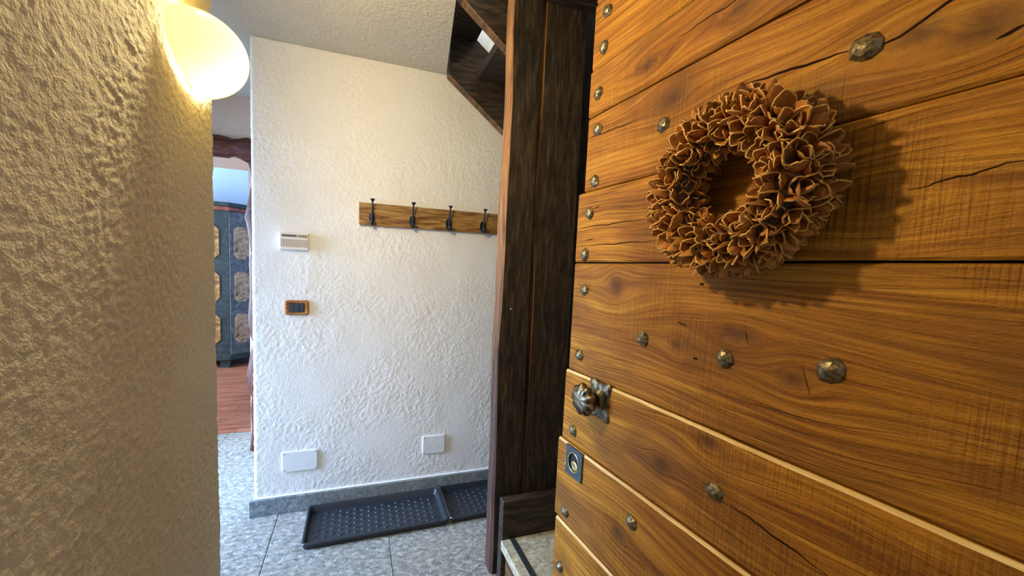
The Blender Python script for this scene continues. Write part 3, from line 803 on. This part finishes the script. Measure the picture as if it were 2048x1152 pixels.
def cover(x0, x1, z0, z1, label):
    c = thing('cover_plate', ((x0+x1)/2, YB, z0), 0, label, 'cover plate', 'white junction box covers above the stone skirting')
    hw, hh = (x1-x0)/2, (z1-z0)/2
    bm = prism([(u, v+hh) for u, v in rrect(hw, hh, 0.006, 4)], -0.007, 0.003, 'y', 0.0015)
    obj('plate', bm, M['plastic_white'], c)
    sm_ = mesh_of('screw', lathe([(0.0, -0.0084), (0.0026, -0.0084), (0.0032, -0.0068), (0.0, -0.0068)], 10, None, 'y'), M['screw'])
    for u in (-1, 1):
        for v in (-1, 1): obj('screw', sm_, None, c, loc=(u*(hw-0.009), 0, hh+v*(hh-0.009)))
    return c
cover(-0.367, -0.195, 0.227, 0.336, 'wide white junction box cover above the end of the skirting')
c2 = cover(0.384, 0.517, 0.238, 0.347, 'smaller white junction box cover above the shoe trays')
obj('cap', lathe([(0.0, -0.0095), (0.0025, -0.0090), (0.003, -0.007), (0.0, -0.007)], 10, None, 'y'), M['plastic_cream'], c2, loc=(0.012, 0, 0.045))

# =================================================================== boot trays
def tray(x, y, L, W, label, rz=0.0):
    t = thing('boot_tray', (x, y, 0.0), rz, label, 'boot tray', 'black rubber boot trays along the wall')
    bm = bmesh.new()
    def ring(ix, z): return [bm.verts.new((u, v, z)) for u, v in [(p[0]+L/2, p[1]+W/2) for p in rrect(L/2-ix, W/2-ix, max(0.004, 0.020-ix*0.5), 4)]]
    rows = [ring(0.010, 0.0), ring(0.0, 0.028), ring(0.003, 0.033), ring(0.010, 0.033), ring(0.013, 0.029), ring(0.024, 0.006)]
    n = len(rows[0])
    for A, B in zip(rows, rows[1:]):
        for k in range(n): bm.faces.new((A[k], A[(k+1) % n], B[(k+1) % n], B[k]))
    bm.faces.new(rows[0]); bm.faces.new(rows[-1])
    bmesh.ops.recalc_face_normals(bm, faces=bm.faces)
    auto_smooth(obj('tray_pan', bm, M['rubber'], t), 35)
    kb = mesh_of('knob', lathe([(0.013, 0.0055), (0.0115, 0.0082), (0.004, 0.0092), (0.0, 0.0092)], 12, None, 'z'), M['rubber'])
    nx, ny = 17, 6
    for i in range(nx):
        for j in range(ny):
            obj('knob', kb, None, t, loc=(0.062+i*(L-0.124)/(nx-1), 0.058+j*(W-0.116)/(ny-1)+(0.012 if i % 2 else -0.008), 0))
    return t
tray(-0.236, 1.838, 0.712, 0.312, 'black rubber boot tray beside the end of the skirting, edge lit blue')
tray(0.482, 1.846, 0.712, 0.312, 'black rubber boot tray running behind the dark timber post')

# =================================================================== timber posts, stairs
def post(x0, x1, y0, y1, z1, label, cham, seed, mat, lit_faces=(4, 5)):
    """squared timber with a slightly wavering edge"""
    bm = bmesh.new(); n = 26; rows = []
    rr_ = random.Random(seed)
    for i in range(n+1):
        z = z1*i/n
        wv = 0.0035*math.sin(z*3.1+seed)+0.002*math.sin(z*9.3+seed*2)+rr_.uniform(-0.001, 0.001)
        c = cham*(1+0.5*math.sin(z*4.3+seed))
        pts = [(x0+wv+c, y0), (x1-0.004, y0), (x1, y0+0.004), (x1, y1), (x0+wv, y1), (x0+wv, y0+c)]
        rows.append([bm.verts.new((px, py, z)) for px, py in pts])
    for A, B in zip(rows, rows[1:]):
        for k in range(6):
            f = bm.faces.new((A[k], A[(k+1) % 6], B[(k+1) % 6], B[k]))
            if k in lit_faces: f.material_index = 1
    bm.faces.new(rows[0]); bm.faces.new(rows[-1])
    bmesh.ops.recalc_face_normals(bm, faces=bm.faces)
    o = obj('timber_post', bm, mat); o.data.materials.append(M['lit_edge'])
    tag(o, label, 'post', 'dark timber posts by the stairs')
    return o
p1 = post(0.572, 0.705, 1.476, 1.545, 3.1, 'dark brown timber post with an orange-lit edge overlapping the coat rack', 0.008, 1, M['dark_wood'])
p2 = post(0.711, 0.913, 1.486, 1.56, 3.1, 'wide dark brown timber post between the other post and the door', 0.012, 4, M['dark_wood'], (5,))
nl = obj('nail', lathe([(0.0, -0.003), (0.003, -0.0025), (0.004, 0.001), (0.0, 0.001)], 10, None, 'y'), M['plastic_white'], p1, loc=(0.618, 1.477, 1.19))

struct('stair_shade_panel', box(0.90, 2.1, 1.562, 1.59, 0.0, 3.1), M['dark_wood'], 'added dark panel standing in for the shaded space behind the posts')  # added panel, a dark backdrop for the shade under the stairs
st = thing('staircase', (0.55, 1.6, 1.5), 0, 'dark open wooden staircase rising along the white wall behind the timber posts', 'staircase')
SLOPE = 0.7556
def zlow(x): return 2.408-SLOPE*(x-0.45)
def local(bm):
    for v in bm.verts: v.co -= Vector((0.55, 1.6, 1.5))
    return bm
def stringer(y0, y1, xa, xb, wv):
    poly = [(xa, zlow(xa)), (xb, zlow(xb)), (xb, zlow(xb)+wv), (xa, zlow(xa)+wv)]
    bm = prism(poly, y0, y1, 'y', 0.004)
    bm.normal_update()
    for f in bm.faces:
        if f.normal.z < -0.3: f.material_index = 1  # underside in lighter brown, its lit edge put into the colour
    return local(bm)
obj('stringer', stringer(2.120, 2.172, 0.462, 1.9, 0.33), M['dark_wood_x'], st).data.materials.append(M['brown_wood'])
obj('stringer', stringer(1.60, 1.645, 0.384, 1.9, 0.33), M['dark_wood_x'], st).data.materials.append(M['brown_wood'])
rise, run = 0.195, 0.258
xA, zA = 0.600, 2.405
for k in range(-4, 2):
    x0, z0 = xA-run*k, zA+rise*k
    obj('tread', local(box(x0+0.02, x0+run+0.01, 1.645, 2.118, z0, z0+0.042, 0.004, 1)), M['dark_wood_x'], st)

fs = thing('stone_step', (0.603, 1.1, 0.0), 0, 'stone step with a black anti-slip strip at the foot of the dark posts', 'step')
def L2(bm):
    for v in bm.verts: v.co -= Vector((0.603, 1.1, 0.0))
    return bm
obj('tread', L2(box(0.603, 1.25, 1.10, 1.432, 0.151, 0.190, 0.002, 1)), M['stone_step'], fs)
obj('grip_strip', L2(box(0.643, 0.667, 1.10, 1.431, 0.1895, 0.1915)), M['strip'], fs)
obj('riser', L2(box(0.628, 0.65, 1.12, 1.43, 0.0, 0.152)), M['brown_wood'], fs)
obj('riser', L2(box(0.65, 1.25, 1.12, 1.14, 0.0, 0.152)), M['dark_wood_x'], fs)
sb = obj('side_board', L2(box(0.606, 1.6, 1.431, 1.474, 0.0, 0.362, 0.003, 1)), M['dark_wood_x'], fs)

# =================================================================== far doorway: log frame
def log(pts, r, seed, seg=12):
    rr_ = random.Random(seed); bm = bmesh.new()
    P, R = [], []
    n = 26
    a, b = Vector(pts[0]), Vector(pts[1])
    for i in range(n+1):
        p = a.lerp(b, i/n)
        P.append(p + Vector((0.010*math.sin(i*0.9+seed)+rr_.uniform(-.006, .006), rr_.uniform(-.006, .006), rr_.uniform(-.004, .004))))
        R.append(r*(1+0.12*math.sin(i*1.3+seed)+rr_.uniform(-0.08, 0.08)))
    tube(bm, P, R, seg)
    return bm
fr = thing('door_2', (-1.13, 2.97, 0.0), 0, 'rough red-brown log door frame of the far doorway', 'door frame', kind='structure')
def L3(bm):
    for v in bm.verts: v.co -= Vector((-1.13, 2.97, 0.0))
    return bm
obj('lintel', L3(log([(-1.70, 2.975, 2.085), (-0.56, 2.975, 2.085)], 0.068, 3)), M['red_log_x'], fr, smooth=True)
obj('jamb', L3(log([(-0.655, 2.99, 0.0), (-0.655, 2.99, 2.03)], 0.052, 5)), M['red_log'], fr, smooth=True)
obj('jamb', L3(log([(-1.58, 2.99, 0.0), (-1.58, 2.99, 2.03)], 0.055, 8)), M['red_log'], fr, smooth=True)

# =================================================================== painted wardrobe
def paint(name, a, b, c, sc_):
    n = NT(name); cc = n.coords(); f = n.noise(cc, sc_, 5, 0.65, 0.8); g = n.noise(cc, sc_*0.35, 2)
    col = n.ramp(f, [(0.36, a), (0.52, b), (0.68, c)])
    return n.out(col, 0.5, 0, n.bump(f, 0.3, 0.001))
M['teal'] = paint('wardrobe_teal', (0.006, 0.016, 0.018), (0.013, 0.030, 0.033), (0.032, 0.055, 0.058), 14)
M['grey_paint'] = paint('wardrobe_grey', (0.045, 0.058, 0.062), (0.09, 0.105, 0.11), (0.20, 0.21, 0.21), 18)
M['ochre'] = paint('wardrobe_ochre', (0.10, 0.045, 0.015), (0.36, 0.19, 0.045), (0.52, 0.31, 0.09), 22)
M['ochre_pale'] = paint('wardrobe_ochre_pale', (0.14, 0.075, 0.04), (0.42, 0.29, 0.16), (0.58, 0.44, 0.27), 24)
M['cornice_red'] = paint('wardrobe_red', (0.16, 0.035, 0.022), (0.27, 0.065, 0.04), (0.36, 0.11, 0.07), 20)
wd = thing('wardrobe', (-1.49, 5.40, 0.0), 0, 'painted antique wardrobe, dark teal with cut-cornered ochre panels', 'wardrobe')
foot = [(-1.0, 0.0), (0.0, 0.0), (0.20, 0.17), (0.20, 0.55), (-1.0, 0.55)]
obj('body', prism(foot, 0.10, 1.94, 'z', 0.004), M['teal'], wd)
off = lambda d: [(-1.0-d, -d), (0.0+d*0.4, -d), (0.20+d, 0.17-d*0.3), (0.20+d, 0.55), (-1.0-d, 0.55)]
obj('cornice', prism(off(0.03), 1.94, 1.985, 'z', 0.004), M['cornice_red'], wd)
obj('cornice', prism(off(0.055), 1.985, 2.035, 'z', 0.006), M['teal'], wd)
obj('plinth', prism(off(0.015), 0.10, 0.17, 'z', 0.004), M['teal'], wd)
def cutpanel(hw, hh, c):
    return [(-hw, -hh+c), (-hw+c*0.5, -hh+c*0.5), (-hw+c, -hh), (hw-c, -hh), (hw-c*0.5, -hh+c*0.5), (hw, -hh+c), (hw, hh-c), (hw-c*0.5, hh-c*0.5), (hw-c, hh), (-hw+c, hh), (-hw+c*0.5, hh-c*0.5), (-hw, hh-c)]
# chamfered corner face carries the pale panels
ang = math.atan2(0.17, 0.20); CL = math.hypot(0.20, 0.17)
cf = obj('corner_panel', box(0.004, CL-0.004, -0.010, 0.004, 0.17, 1.935, 0.002, 1), M['grey_paint'], wd); cf.rotation_euler = (0, 0, ang)
rows_z = [(1.36, 1.76), (0.83, 1.20), (0.31, 0.68)]
for z0, z1 in rows_z:
    hh = (z1-z0)/2
    o = obj('painted_panel', prism(cutpanel(0.088, hh, 0.045), -0.018, -0.008, 'y', 0.002), M['ochre_pale'], cf, loc=(CL*0.52, 0, z0+hh))
    for xx, hw in ((-0.25, 0.15), (-0.72, 0.15)):
        obj('painted_panel', prism(cutpanel(hw, hh, 0.05), -0.010, 0.003, 'y', 0.002), M['ochre'], wd, loc=(xx, 0, z0+hh))
for xx in (-0.95, -0.06):
    obj('foot', prism([(xx-0.05, 0.0), (xx+0.05, 0.0), (xx+0.06, 0.10), (xx-0.06, 0.10)], 0.02, 0.10, 'y', 0.003), M['teal'], wd)
obj('foot', box(0.13, 0.20, 0.20, 0.28, 0.0, 0.10, 0.003, 1), M['teal'], wd)
obj('foot', box(-0.98, -0.90, 0.45, 0.53, 0.0, 0.10, 0.003, 1), M['teal'], wd)
